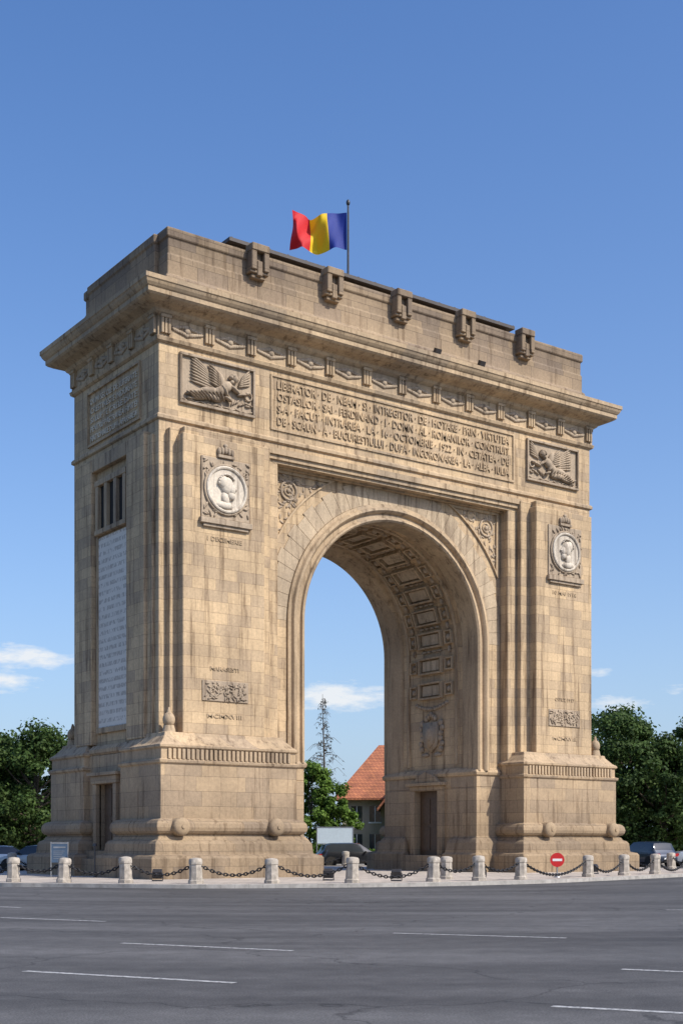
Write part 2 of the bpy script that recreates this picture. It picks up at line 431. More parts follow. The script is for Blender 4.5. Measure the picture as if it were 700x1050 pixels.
# --- pedestals
prof = [(.85,0),(.85,.95),(.78,1.05),(.52,1.12),(.48,1.55),(.40,1.66),(.26,1.72),(.20,1.84),(.12,1.9),(.12,1.94),
        (.24,1.98),(.32,2.08),(.35,2.22),(.32,2.38),(.24,2.5),(.12,2.56),(.0,2.58),(0,4.82),(.08,4.86),(.10,4.98),(-.04,5.02),(-.04,5.46),(.05,5.5),(.05,5.6),(-.12,5.72),(-.38,6.02),(-.42,6.16)]
b = B(); r_ = B(); dd = B()
for sx in SX:
    x0, x1 = sorted((sx*6.76, sx*13.4))
    for sy in SY:
        y0, y1 = sorted((sy*1.85, sy*5.5))
        b.loft(x0, x1, y0, y1, prof)
        k = x0 + .35
        while k < x1 - .3:
            r_.box(k, k+.12, sy*5.4, sy*5.54, 5.03, 5.45); k += .215
        for X in (8.1, 12.7):
            r_.tube((sx*X, sy*5.5, 2.25), (sx*X, sy*6.0, 2.25), .38, .38, 28); r_.blob((sx*X, sy*5.98, 2.25), (.38,0,0), (0,0,.38), (0,.18,0), 24, 10)
            r_.tube((sx*X, sy*6.1, 2.25), (sx*X, sy*6.19, 2.25), .10, .08, 16)
        r_.tube((sx*12.62, sy*4.75, 6.1), (sx*12.62, sy*4.75, 6.45), .30, .22, 14)
        r_.blob((sx*12.62, sy*4.75, 6.68), (.26,0,0), (0,.26,0), (0,0,.32), 12, 8)
        r_.tube((sx*12.62, sy*4.75, 6.9), (sx*12.62, sy*4.75, 7.2), .12, .04, 10)
    for s2 in SY:
        b.box(sx*12.7, sx*13.1, s2*.85, s2*1.9, 0, 5.5)
        b.box(sx*13.0, sx*13.28, s2*.85, s2*1.15, 1.25, 4.2)
    b.box(sx*12.7, sx*13.09, -.86, .86, 4.2, 5.49)
    b.box(sx*13.05, sx*13.33, -1.25, 1.25, 4.2, 4.55); b.box(sx*13.05, sx*13.45, -1.45, 1.45, 4.55, 4.7)
    b.box(sx*12.7, sx*13.9, -1.9, 1.9, 0, .9); b.box(sx*12.7, sx*13.6, -1.9, 1.9, .9, 1.25)
    b.loft(*sorted((sx*12.7, sx*13.05)), -1.75, 1.75, [(0,5.5),(.1,5.6),(.1,5.75),(-.05,5.95)])
    dd.box(sx*12.81, sx*12.83, -.9, .9, 1.2, 4.25)
    for s2 in SY:
        for z0, z1 in ((1.5, 2.6), (2.8, 4.0)): dd.box(sx*12.82, sx*12.86, s2*.1, s2*.75, z0, z1)
b.build('pedestals', M_base, arch, bevel=.02)
dd.build('flank_doors', M_door, arch)
r_.build('pedestal_ornament', M_trim, arch, smooth='auto')
b = B()
for sx in SX: b.box(sx*12.7, sx*12.83, -1.25, 1.25, 15.75, 17.6)
b.build('openings', M_dark, arch)
b = B()
for sx in SX:
    for yy in (-1.36, -.47, .47, 1.36): b.box(sx*12.75, sx*13.0, yy-.14, yy+.14, 15.62, 17.6)
    b.box(sx*12.75, sx*13.02, -1.55, 1.55, 17.6, 17.85); b.box(sx*12.75, sx*13.04, -1.55, 1.55, 15.4, 15.62)
    b.box(sx*12.7, sx*13.06, -1.75, 1.75, 18.3, 18.89)
    for s2 in SY: b.box(sx*12.7, sx*12.9, s2*1.42, s2*1.6, 6.75, 15.4)
    b.box(sx*12.7, sx*12.92, -1.6, 1.6, 6.5, 6.75)
b.build('flank_frames', M_trim, arch, bevel=.015)
mt, nt, bs = new_mat('engraved_marble')
tc = N(nt, 'ShaderNodeTexCoord'); sep = N(nt, 'ShaderNodeSeparateXYZ'); L(nt, tc.outputs['Object'], sep.inputs[0])
row = math_(nt, 'FRACT', math_(nt, 'MULTIPLY', sep.outputs[2], 2.8))
rowm = math_(nt, 'GREATER_THAN', row, .48)
nn = noise(nt, vscale(nt, tc.outputs['Object'], (8, 8, 3)), 1.5, 2)
let = math_(nt, 'MULTIPLY', rowm, math_(nt, 'GREATER_THAN', nn, .49))
base = mixc(nt, 'MIX', noise(nt, tc.outputs['Object'], .9, 4), (.74,.69,.61), (.58,.53,.46))
L(nt, mixc(nt, 'MIX', math_(nt, 'MULTIPLY', let, .62), base, (.28,.24,.20)), bs.inputs['Base Color']); bs.inputs['Roughness'].default_value = .8
b = B()
for sx in SX: b.box(sx*12.75, sx*12.86, -1.42, 1.42, 6.75, 15.3)
b.build('marble_tablets', mt, arch)

# --- inscriptions
def text(s_, x0, x1, zbase, size, yface, name, mat=None, face='front', ext=.03):
    cu = bpy.data.curves.new(name, 'FONT'); cu.body = s_; cu.size = size; cu.extrude = ext; cu.resolution_u = 2; cu.offset = .004
    to = bpy.data.objects.new('tmp', cu); S.collection.objects.link(to)
    bpy.context.view_layer.update()
    dg = bpy.context.evaluated_depsgraph_get()
    me = bpy.data.meshes.new_from_object(to.evaluated_get(dg)); bpy.data.objects.remove(to)
    xs = [v.co.x for v in me.vertices]; w0, w1 = min(xs), max(xs)
    for v in me.vertices:
        u = x0 + (v.co.x - w0)/(w1-w0)*(x1-x0); zz = zbase + v.co.y; e = v.co.z
        if face == 'front': v.co = (u, yface - e, zz)
        elif face == 'back': v.co = (-u, -yface + e, zz)
        elif face == 'left': v.co = (yface - e, -u, zz)
    me.materials.clear(); me.materials.append(mat or M_letter)
    ob = bpy.data.objects.new(name, me); S.collection.objects.link(ob); ob.parent = arch
    return ob
lines = ['LIBERATOR · DE · NEAM · SI · INTREGITOR · DE · HOTARE · PRIN · VIRTUTEA',
         'OSTASILOR · SAI · FERDINAND · I · DOMN · AL · ROMANILOR · CONSTRUIT',
         'S-A · FACUT · INTRAREA · LA · 16 · OCTOMBRIE · 1922 · IN · CETATEA · DE',
         'DE · SCAUN · A · BUCURESTIULUI · DUPA · INCORONAREA · LA · ALBA · IULIA']
for k, s_ in enumerate(lines):
    for f in ('front', 'back'):
        text(s_, -6.95, 6.95, 21.68 - .53*k, .51, -4.21, 'inscription_line', mat=M_trim, face=f, ext=.05)
b = B()
for sy in SY:
    b.box(-7.3, 7.3, sy*4.1, sy*4.26, 22.18, 22.26); b.box(-7.3, 7.3, sy*4.1, sy*4.26, 19.82, 19.92)
    for sx in SX: b.box(sx*7.22, sx*7.3, sy*4.1, sy*4.26, 19.92, 22.18)
b.build('inscription_frame', M_trim, arch)
fl = ['DUPA SECOLE DE SUFERINTE', 'CRESTINESTE INDURATE', 'SI LUPTE GRELE DATE', 'PENTRU PASTRAREA FIINTEI', 'NATIONALE DUPA APARAREA']
for k, s_ in enumerate(fl):
    text(s_, -2.3, 2.3, 21.55 - .42*k, .36, -12.82, 'flank_inscription', face='left', ext=.03)
b = B()
for z0, z1 in ((19.65, 19.75), (22.05, 22.15)): b.box(-12.9, -12.7, -2.6, 2.6, z0, z1); b.box(12.9, 12.7, -2.6, 2.6, z0, z1)
for sx in SX:
    for sy in SY: b.box(sx*12.7, sx*12.9, sy*2.52, sy*2.6, 19.75, 22.05)
b.build('flank_inscription_frame', M_trim, arch)
for X, a_, c_ in ((-10.1, '1 DECEMBRIE', 'MARASESTI'), (10.1, '10 MAI 1918', 'OITUZ 1917')):
    text(a_, X-.85, X+.85, 14.3, .26, -5.0, 'date_inscription', mat=M_trim, ext=.03)
    text(c_, X-.7, X+.7, 8.85, .24, -5.0, 'date_inscription', mat=M_trim, ext=.03)
    text('MCMXVIII', X-.85, X+.85, 6.85, .24, -5.0, 'date_inscription', mat=M_trim, ext=.03)

# --- medallions, ornament panels
pn = B(); c = B(); mb = B(); rnd = random.Random(11)
for sy in SY:
    for sx in SX:
        X = sx*10.08; Y = sy*5.0; zc = 16.5
        def bl(dx, dz, rx, rz, dep, an=0, w=c, y=.05, nu=10):
            w.blob((X+dx, Y+sy*y, zc+dz), (rx*cos(an),0,rx*sin(an)), (-rz*sin(an),0,rz*cos(an)), (0,dep,0), nu, 6)
        pn.box(X-1.18, X+1.18, sy*4.9, sy*5.07, 15.25, 17.8)
        pn.box(X-1.26, X+1.26, sy*4.9, sy*5.2, 14.98, 15.22); pn.box(X-1.1, X+1.1, sy*4.9, sy*5.12, 14.85, 14.98)
        mb.tube((X, sy*5.0, zc), (X, sy*5.14, zc), .90, .90, 40)
        mb.torus((X, sy*5.15, zc), (0,1,0), .93, .07, 40, 8)
        c.torus((X, sy*5.1, zc), (0,1,0), 1.04, .06, 36, 6)
        for k in range(120):
            dx, dz = rnd.uniform(-1.08,1.08), rnd.uniform(-1.15,1.2)
            if dx*dx+dz*dz < 1.12: continue
            bl(dx, dz, .13, .05, .06, rnd.random()*pi, c, .08, 6)
        f = -sx
        bl(0.0, .16, .34, .40, .16, 0, mb, .15, 14)
        bl(f*.22, .02, .20, .26, .15, 0, mb, .16)
        bl(f*.40, .06, .10, .06, .09, f*-.7, mb, .16)
        bl(f*.20, -.25, .20, .20, .15, 0, mb, .16)
        bl(-f*.08, -.38, .20, .30, .13, f*.3, mb, .14)
        bl(-f*.12, -.68, .46, .18, .13, 0, mb, .14)
        bl(-f*.18, .28, .26, .30, .15, 0, mb, .17)
        for k in range(9):
            a = radians(40+k*17) if f > 0 else radians(140-k*17)
            bl(.40*cos(a)-f*.02, .2+.42*sin(a), .09, .05, .09, a+pi/2, mb, .2, 6)
        pn.box(X-.40, X+.40, sy*4.9, sy*5.16, 17.82, 17.95)
        for k in range(-2, 3):
            c.blob((X+k*.16, sy*5.06, 18.10+.04*(2-abs(k))), (.09,0,0), (0,0,.19), (0,.09,0), 8, 6)
        c.blob((X, sy*5.05, 18.36), (.11,0,0), (0,0,.11), (0,.08,0), 8, 6)
        pn.box(X-1.12, X+1.12, sy*4.9, sy*5.05, 7.55, 8.42)
        for k in range(90):
            dx = rnd.uniform(-1.0,1.0); dz = rnd.uniform(-.34,.34)
            c.blob((X+dx, sy*5.06, 7.98+dz), (.12*cos(k),0,.12*sin(k)), (-.04*sin(k),0,.04*cos(k)), (0,.05,0), 6, 4)
        for s2 in SY:
            c.torus((X+s2*.55, sy*5.06, 7.98), (0,1,0), .22, .04, 16, 6)
        # reclining winged figure in low relief
        XR = sx*10.0; Yr = sy*4.2
        for (x0, x1, z0, z1) in ((-1.85,1.85,20.1,20.22),(-1.85,1.85,22.12,22.24),(-1.85,-1.75,20.22,22.12),(1.75,1.85,20.22,22.12)):
            pn.box(XR+x0, XR+x1, sy*4.1, sy*4.34, z0, z1)
        pn.box(XR-1.8, XR+1.8, sy*4.1, sy*4.21, 20.2, 22.14)
        g = -sx
        def rb(dx, z, rx, rz, dep, an, y=.04, nu=10):
            a2 = an if g > 0 else pi-an
            c.blob((XR+g*dx, Yr+sy*y, z), (rx*cos(a2),0,rx*sin(a2)), (-rz*sin(a2),0,rz*cos(a2)), (0,dep,0), nu, 6)
        rb(.38, 21.18, .36, .25, .20, .55, .07)
        rb(.08, 20.95, .38, .22, .19, .45, .07)
        rb(.66, 21.42, .12, .10, .15, .8, .10)
        rb(.80, 21.60, .165, .20, .18, -.15, .11)
        rb(.93, 21.57, .06, .06, .12, 0, .12)
        rb(.74, 21.70, .19, .12, .17, .3, .12); rb(.62, 21.62, .10, .11, .15, 0, .12)
        rb(.82, 21.12, .32, .085, .15, -.55, .13); rb(1.16, 20.98, .26, .065, .14, .25, .12); rb(1.42, 21.06, .08, .07, .12, .3, .12)
        rb(.28, 20.98, .28, .085, .16, -1.0, .16); rb(.46, 20.66, .22, .065, .14, -.4, .15)
        rb(-.42, 20.86, .50, .18, .19, .10, .07); rb(-1.02, 20.72, .42, .12, .16, .35, .06); rb(-1.46, 20.55, .15, .06, .12, .1, .06)
        rb(-.30, 20.60, .50, .16, .18, -.12, .07); rb(-.92, 20.46, .45, .10, .15, .15, .06); rb(-1.38, 20.36, .15, .055, .12, 0, .06)
        for k in range(10): rb(.12-.16*k, 20.74-.028*k, .30, .028, .12, -1.0+.06*k, .17, 6)
        for k in range(9):
            rb(-.62-.03*k, 21.02+.115*k, .78-.03*k, .060, .09, 2.98-.05*k, .05, 7)
        for k in range(7): rb(-.18, 21.15+.105*k, .36, .055, .12, 2.85-.06*k, .10, 7)
        rb(.10, 21.50, .20, .36, .12, .5, .06)
        for k in range(6): rb(1.30+.02*k, 21.40+.105*k, .36, .05, .08, .30+.10*k, .05, 7)
        c.torus((XR+g*1.52, Yr+sy*.08, 20.98), (0,1,0), .17, .045, 16, 6)
        for k in range(12): rb(-1.6+.29*k, 20.27+.03*(k%2), .2, .05, .07, .3*(k%3-1), .03, 6)
        for k in range(8): rb(.72+.13*k, 20.55+.06*(k%3), .15, .045, .08, 1.2-.2*k, .04, 6)
pn.build('carved_panels', M_carve, arch, bevel=.015)
c.build('relief_carving', M_carve, arch, smooth=True)
mb.build('portrait_medallions', M_marble, arch, smooth='auto')

# ================================================================== FLAG
flag = empty('national_flag', (0, 0, 0))
b = B(); b.tube((0,0,27.9),(0,0,33.5),.07,.045,12); b.blob((0,0,33.58),(.1,0,0),(0,.1,0),(0,0,.16)); b.tube((0,0,28.4),(0,0,28.8),.14,.12,12)
b.tube((.06,0,33.1),(.06,0,29.2),.008,.008,4)
b.build('flagpole', M_metal, flag, smooth='auto')
def flagmat(name, col):
    m, nt, bs = new_mat(name); tc = N(nt, 'ShaderNodeTexCoord')
    n_ = noise(nt, tc.outputs['Object'], 25, 3)
    c_ = mixc(nt, 'MULTIPLY', 1, col, ramp(nt, n_, [(.3,.92),(.7,1.06)]))
    L(nt, c_, bs.inputs['Base Color']); bs.inputs['Roughness'].default_value = .7
    tr = N(nt, 'ShaderNodeBsdfTranslucent'); L(nt, c_, tr.inputs['Color'])
    mx = N(nt, 'ShaderNodeMixShader'); mx.inputs[0].default_value = .25
    L(nt, bs.outputs[0], mx.inputs[1]); L(nt, tr.outputs[0], mx.inputs[2]); L(nt, mx.outputs[0], nt.nodes['Material Output'].inputs[0]); return m
FB, FY, FR = flagmat('flag_blue', (.012,.035,.27)), flagmat('flag_yellow', (.85,.55,.01)), flagmat('flag_red', (.62,.012,.02))
b = B(); nu, nw = 90, 36; vs = []
dr = Vector((-.8111, .585, 0)).normalized(); pr = Vector((.585, .8111, 0))
for i in range(nu+1):
    u = i/nu
    for j in range(nw+1):
        w = j/nw
        am = .05 + .32*u**.8
        ph = u*11.0 + (1-w)*2.2
        off = am*sin(ph) + .10*sin(u*23+w*6)*u + .09*sin(w*7+u*3)*u
        dist = .07 + 2.75*u + .06*sin(2*ph)*u + .10*(w-.5)*sin(u*5)
        drop = -.05*u**1.5 + .15*sin(u*8.2+.3)*(.35+.65*u) + .05*sin(w*4+u*12)*u
        p = dr*dist + pr*off
        vs.append((p.x, p.y, 31.22 + 1.85*w*(1-.08*u) + drop))
fs = []
for i in range(nu):
    for j in range(nw):
        fs.append((i*(nw+1)+j, (i+1)*(nw+1)+j, (i+1)*(nw+1)+j+1, i*(nw+1)+j+1))
b.add(vs, fs); b.mi = [min(2, int(3*(k//nw)/nu)) for k in range(len(fs))]
b.build('flag_cloth', [FB, FY, FR], flag, smooth=True, recalc=False)

# ================================================================== GROUND
def sheet(name, pts, z, mat):
    me = bpy.data.meshes.new(name); me.from_pydata([(p[0], p[1], z) for p in pts], [], [tuple(range(len(pts)))]); me.materials.append(mat)
    ob = bpy.data.objects.new(name, me); S.collection.objects.link(ob); return ob
mg, nt, bs = new_mat('grass')
tc = N(nt, 'ShaderNodeTexCoord'); P = tc.outputs['Object']
L(nt, ramp(nt, noise(nt, P, .3, 6, .7), [(.3,(.04,.06,.018)),(.6,(.075,.10,.03)),(.8,(.12,.115,.05))]), bs.inputs['Base Color']); bs.inputs['Roughness'].default_value = .95
sheet('ground', [(-3000,-3000),(3000,-3000),(3000,3000),(-3000,3000)], -.02, mg)
ma, nt, bs = new_mat('asphalt')
tc = N(nt, 'ShaderNodeTexCoord'); P = tc.outputs['Object']
sep = N(nt, 'ShaderNodeSeparateXYZ'); L(nt, P, sep.inputs[0])
rad = math_(nt, 'SQRT', math_(nt, 'ADD', math_(nt, 'POWER', sep.outputs[0], 2), math_(nt, 'POWER', sep.outputs[1], 2)))
cmb = N(nt, 'ShaderNodeCombineXYZ'); L(nt, rad, cmb.inputs[0])
L(nt, math_(nt, 'MULTIPLY', math_(nt, 'ARCTAN2', sep.outputs[1], sep.outputs[0]), 4), cmb.inputs[1])
track = noise(nt, cmb.outputs[0], .55, 3)
big = noise(nt, P, .09, 4, .6)
fine = noise(nt, P, 45, 3, .8); mid = noise(nt, P, 2.2, 4, .7)
col = ramp(nt, big, [(.3,(.070,.069,.069)),(.7,(.110,.107,.105))])
col = mixc(nt, 'MULTIPLY', 1, col, ramp(nt, track, [(.35,.70),(.65,1.22)]))
col = mixc(nt, 'MULTIPLY', 1, col, ramp(nt, mid, [(.3,.78),(.7,1.17)]))
col = mixc(nt, 'MULTIPLY', 1, col, ramp(nt, fine, [(.32,.45),(.55,1.0),(.74,1.8)]))
vor = N(nt, 'ShaderNodeTexVoronoi', feature='DISTANCE_TO_EDGE'); vor.inputs['Scale'].default_value = .16
wv = N(nt, 'ShaderNodeVectorMath', operation='ADD'); L(nt, P, wv.inputs[0])
nz = N(nt, 'ShaderNodeTexNoise'); nz.inputs['Scale'].default_value = .6; nz.inputs['Detail'].default_value = 5; L(nt, P, nz.inputs['Vector'])
sc = N(nt, 'ShaderNodeVectorMath', operation='SCALE'); L(nt, nz.outputs['Color'], sc.inputs[0]); sc.inputs['Scale'].default_value = 2.2; L(nt, sc.outputs[0], wv.inputs[1]); L(nt, wv.outputs[0], vor.inputs['Vector'])
crack = ramp(nt, vor.outputs['Distance'], [(.0,.35),(.005,1)])
col = mixc(nt, 'MULTIPLY', .85, col, crack)
L(nt, col, bs.inputs['Base Color']); bs.inputs['Roughness'].default_value = .8; bs.inputs['Specular IOR Level'].default_value = .3
bp = N(nt, 'ShaderNodeBump'); bp.inputs['Strength'].default_value = .4; bp.inputs['Distance'].default_value = .01; L(nt, fine, bp.inputs['Height']); L(nt, bp.outputs[0], bs.inputs['Normal'])
sheet('asphalt_road', [site(-400,-60), site(400,-60), site(400,90), site(-400,90)], 0, ma)
mp, nt, bs = new_mat('paving')
tc = N(nt, 'ShaderNodeTexCoord'); P = tc.outputs['Object']
br = N(nt, 'ShaderNodeTexBrick'); L(nt, P, br.inputs['Vector']); br.inputs['Scale'].default_value = 1; br.inputs['Brick Width'].default_value = .6; br.inputs['Row Height'].default_value = .4
br.inputs['Mortar Size'].default_value = .012; br.inputs['Color1'].default_value = (.50,.43,.36,1); br.inputs['Color2'].default_value = (.40,.35,.295,1); br.inputs['Mortar'].default_value = (.17,.15,.13,1)
L(nt, mixc(nt, 'MULTIPLY', 1, br.outputs['Color'], ramp(nt, noise(nt, P, .5, 5), [(.3,.75),(.7,1.1)])), bs.inputs['Base Color']); bs.inputs['Roughness'].default_value = .85
M_kerb = simple('kerb_stone', (.34,.32,.29), .85, 0, .25, 3)

front = [(-12.2,48.5),(-10.2,47.9),(-7.8,47.2),(-5.2,46.6),(-2.5,46.9),(.39,47.6),(3.45,49.0),(5.3,50.3),(7.13,51.8),(10.57,55.9),(14.67,61.0),(17.2,64.6),(19.0,68.6)]
front = [(-18.6,61.8),(-17.7,57.6),(-16.2,53.4),(-14.3,50.4)] + front[:-1]
ring = front + [(.66-r, 130.14-d) for r, d in front]
W2 = [Vector((*site(r, d), 0)) for r, d in ring]
nR = len(W2)
def cr(i, t):
    p0, p1, p2, p3 = W2[(i-1) % nR], W2[i % nR], W2[(i+1) % nR], W2[(i+2) % nR]
    return .5*((2*p1) + (p2-p0)*t + (2*p0-5*p1+4*p2-p3)*t*t + (3*p1-p0-3*p2+p3)*t**3)
outl = []
for i in range(nR):
    for k in range(6):
        t = k/6; p = cr(i, t); q = cr(i, t+.01); tg = (q-p).normalized(); nrm = Vector((tg.y, -tg.x, 0))
        if nrm.dot(p) < 0: nrm = -nrm
        outl.append((p, nrm))
no = len(outl)
def off(d_): return [((p+n_*d_).x, (p+n_*d_).y) for p, n_ in outl]
o1, o2, o0 = off(1.15), off(.85), off(.84)
b = B(); b.prism(o0, -.01, .13, 'z'); b.build('island_pavement', mp)
b = B()
for i in range(no):
    j = (i+1) % no
    def lp(a, c_, g): return (a[0]+(c_[0]-a[0])*g, a[1]+(c_[1]-a[1])*g)
    b.prism([o1[i], lp(o1[i], o1[j], .985), lp(o2[i], o2[j], .985), o2[i]], -.01, .137, 'z')
b.build('island_kerb', M_kerb)
b = B(); b.prism([site(-300,90), site(300,90), site(300,95), site(-300,95)], -.01, .12, 'z'); b.build('far_pavement', mp)
b = B(); b.prism([site(-300,89.7), site(300,89.7), site(300,89.99), site(-300,89.99)], -.01, .135, 'z'); b.build('far_kerb', M_kerb)
mw, nt, bs = new_mat('road_paint')
tc = N(nt, 'ShaderNodeTexCoord'); P = tc.outputs['Object']
nn = noise(nt, P, 14, 5, .75)
L(nt, ramp(nt, nn, [(.40,(.12,.12,.12)),(.50,(.36,.36,.35)),(.7,(.54,.54,.52))]), bs.inputs['Base Color']); bs.inputs['Roughness'].default_value = .7
b = B()
def dash(p, q, w=.12):
    p, q = Vector((*p,0)), Vector((*q,0)); d_ = (q-p).normalized(); n_ = Vector((-d_.y, d_.x, 0))*w/2
    b.add([(*(p-n_).xy,.004),(*(q-n_).xy,.004),(*(q+n_).xy,.004),(*(p+n_).xy,.004)], [(0,1,2,3)])
for p, q in (((-32.05,-37.14),(-30.64,-39.84)), ((-29.05,-33.75),(-27.66,-36.55)), ((-28.0,-25.83),(-26.77,-28.37)),
             ((-24.15,-34.48),(-22.53,-37.1)), ((-25.86,-41.32),(-24.4,-43.95)), ((-29.23,-43.47),(-27.7,-46.1)),
             ((-18.5,-38.5),(-16.3,-40.9)), ((-14.0,-32.0),(-11.5,-33.8)), ((-6.5,-29.0),(-3.6,-30.2)), ((2.0,-27.0),(5.0,-27.6)), ((-27,-19),(-26,-22))):
    dash(p, q)
b.build('lane_markings', mw, recalc=False)

# ================================================================== BOLLARDS + CHAINS
M_boll = simple('bollard_stone', (.35,.31,.26), .9, 0, .35, 5)
M_chain = simple('chain_iron', (.025,.025,.027), .5, .5)
bb = B()
def ngon_loft(bd, prof, n=8, rot=pi/8):
    vs = []; fs = []
    for r, z in prof: vs += [(r*cos(rot+2*pi*i/n), r*sin(rot+2*pi*i/n), z) for i in range(n)]
    for k in range(len(prof)-1):
        for i in range(n): a = k*n+i; c2 = k*n+(i+1) % n; fs.append((a, c2, c2+n, a+n))
    fs.append(tuple(range(n))[::-1]); o = (len(prof)-1)*n; fs.append(tuple(range(o, o+n)))
    bd.add(vs, fs)
ngon_loft(bb, [(.28,0),(.28,.12),(.245,.15),(.225,.66),(.225,.70),(.245,.72),(.245,.86),(.21,.92),(.06,.95)], 8, 0)
bol_me = None
pos = []
for i in range(nR):
    pos.append(W2[i])
    if (W2[(i+1) % nR]-W2[i]).length > 5.6: pos.append(cr(i, .5))
nb = len(pos)
allp = [(p.x, p.y) for p in pos] + [site(4.2, 52.3)]
for k, p in enumerate(allp):
    if bol_me is None:
        o = bb.build('stone_bollard', M_boll, smooth='auto', loc=(p[0], p[1], .13)); bol_me = o.data
    else:
        o = bpy.data.objects.new('stone_bollard', bol_me); S.collection.objects.link(o); o.location = (p[0], p[1], .13)
    o.rotation_euler = (radians(random.uniform(-2,2)), radians(random.uniform(-2,2)), random.uniform(0, 3))
    o.scale = (1, 1, random.uniform(.94,1.04))
for k in range(nb):
    p, q = Vector((pos[k].x, pos[k].y, .13+.76)), Vector((pos[(k+1) % nb].x, pos[(k+1) % nb].y, .13+.76)); Ln = (q-p).length
    ch = B(); m_ = int(Ln/.135)
    pts = []
    sag = min(.17*Ln, .62)
    for i in range(m_+1):
        u = .06+.88*i/m_; pt = p.lerp(q, u); pt.z -= sag*(1-(2*u-1)**2); pts.append(pt)
    for i in range(m_):
        c_ = (pts[i]+pts[i+1])/2; d_ = (pts[i+1]-pts[i]).normalized(); side = Vector((-d_.y, d_.x, 0)).normalized(); up = d_.cross(side)
        nrm = side if i % 2 else up; oth = up if i % 2 else side
        vs = []; fs = []
        for a in range(8):
            t = 2*pi*a/8; cp = c_ + d_*(.088*cos(t)) + oth*(.05*sin(t)); out = (d_*cos(t)+oth*sin(t))
            for e in range(4):
                w = 2*pi*e/4; vs.append(cp + out*(.023*cos(w)) + nrm*(.023*sin(w)))
        for a in range(8):
            for e in range(4): fs.append((a*4+e, ((a+1) % 8)*4+e, ((a+1) % 8)*4+(e+1) % 4, a*4+(e+1) % 4))
        ch.add(vs, fs)
    for e, f in ((p, pts[0]), (q, pts[-1])): ch.tube(e, f, .02, .02, 5)
    ch.build('bollard_chain', M_chain, recalc=False)

# ================================================================== TREES
def leafmat(name, c0, c1, c2):
    m, nt, bs = new_mat(name)
    geo = N(nt, 'ShaderNodeNewGeometry'); tc = N(nt, 'ShaderNodeTexCoord')
    c_ = ramp(nt, geo.outputs['Random Per Island'], [(.0, c0), (.55, c1), (1, c2)])
    c_ = mixc(nt, 'MULTIPLY', 1, c_, ramp(nt, noise(nt, tc.outputs['Object'], .5, 2), [(.3,.7),(.7,1.25)]))
    L(nt, c_, bs.inputs['Base Color']); bs.inputs['Roughness'].default_value = .65; bs.inputs['Specular IOR Level'].default_value = .2
    tr = N(nt, 'ShaderNodeBsdfTranslucent'); L(nt, c_, tr.inputs['Color'])
    mx = N(nt, 'ShaderNodeMixShader'); mx.inputs[0].default_value = .3
    L(nt, bs.outputs[0], mx.inputs[1]); L(nt, tr.outputs[0], mx.inputs[2]); L(nt, mx.outputs[0], nt.nodes['Material Output'].inputs[0]); return m
LF1 = leafmat('foliage_dark', (.03,.058,.014), (.052,.095,.022), (.085,.13,.034))
LF2 = leafmat('foliage_light', (.06,.11,.015), (.10,.18,.025), (.15,.23,.045))
M_bark = simple('bark', (.09,.07,.05), .9, 0, .3, 8)
M_grey = simple('dead_wood', (.10,.09,.08), .9, 0, .3, 8)
def leaf(vs, fs, q, nrm, s_, rnd, asp=.36):
    u = nrm.orthogonal().normalized(); w = nrm.cross(u); an = rnd.random()*6.28
    u, w = u*cos(an)+w*sin(an), w*cos(an)-u*sin(an)
    o = len(vs); vs += [tuple(q-u*s_*.5), tuple(q+w*s_*asp), tuple(q+u*s_*.5), tuple(q-w*s_*asp)]; fs.append((o,o+1,o+2,o+3))
def leafmesh(name, vs, fs, mat, par=None):
    me = bpy.data.meshes.new(name); me.from_pydata(vs, [], fs); me.materials.append(mat)
    ob = bpy.data.objects.new(name, me); S.collection.objects.link(ob); ob.parent = par; return ob
def tree(name, seed, h, cr_, crown0, loc, leafm, nclump=60, leaves=170, ls=.26, trunk=.28):
    rnd = random.Random(seed); par = empty(name, (loc[0], loc[1], 0), rnd.random()*6)
    b = B(); top = Vector((rnd.uniform(-.4,.4), rnd.uniform(-.4,.4), h*.8)); prev = Vector((0,0,0))
    seg = 6
    for i in range(seg):
        u = (i+1)/seg; p = Vector((top.x*u+rnd.uniform(-.12,.12), top.y*u+rnd.uniform(-.12,.12), top.z*u))
        b.tube(prev, p, trunk*(1-.85*(i/seg)), trunk*(1-.85*u), 8); prev = p
    cl = []
    zc = (crown0+h)/2; hz = (h-crown0)/2
    for k in range(nclump):
        a = rnd.random()*2*pi; v = rnd.uniform(-1, 1); rr = sqrt(max(0, 1-v*v))*(.30+.70*sqrt(rnd.random()))*(1.0-.2*v)
        p = Vector((cr_*rr*cos(a)*rnd.uniform(.85,1.15), cr_*rr*sin(a)*rnd.uniform(.85,1.15), zc + hz*v*.9 + rnd.uniform(-.5,.5)))
        cl.append((p, rnd.uniform(.14,.31)*cr_))
    for p, r in cl[:26]:
        s0 = Vector((0, 0, max(h*.18, min(p.z*.65, h*.6)))); mid = s0.lerp(p, .55) + Vector((0,0,-.3))
        b.tube(s0, mid, trunk*.34, trunk*.2, 5); b.tube(mid, p, trunk*.2, trunk*.05, 5)
    b.build('trunk', M_bark, par)
    vs = []; fs = []
    for p, r in cl:
        for i in range(leaves):
            d_ = Vector((rnd.gauss(0,1), rnd.gauss(0,1), rnd.gauss(0,1))).normalized()
            q = p + Vector((d_.x*r, d_.y*r, d_.z*r*.75))*(rnd.random()**.45)*rnd.choice((1,1,1,1.3))
            nrm = (d_ + Vector((rnd.uniform(-.9,.9), rnd.uniform(-.9,.9), rnd.uniform(-.3,1.1)))).normalized()
            leaf(vs, fs, q, nrm, ls*rnd.uniform(.5,1.15), rnd)
    leafmesh('foliage', vs, fs, leafm, par)
    return par
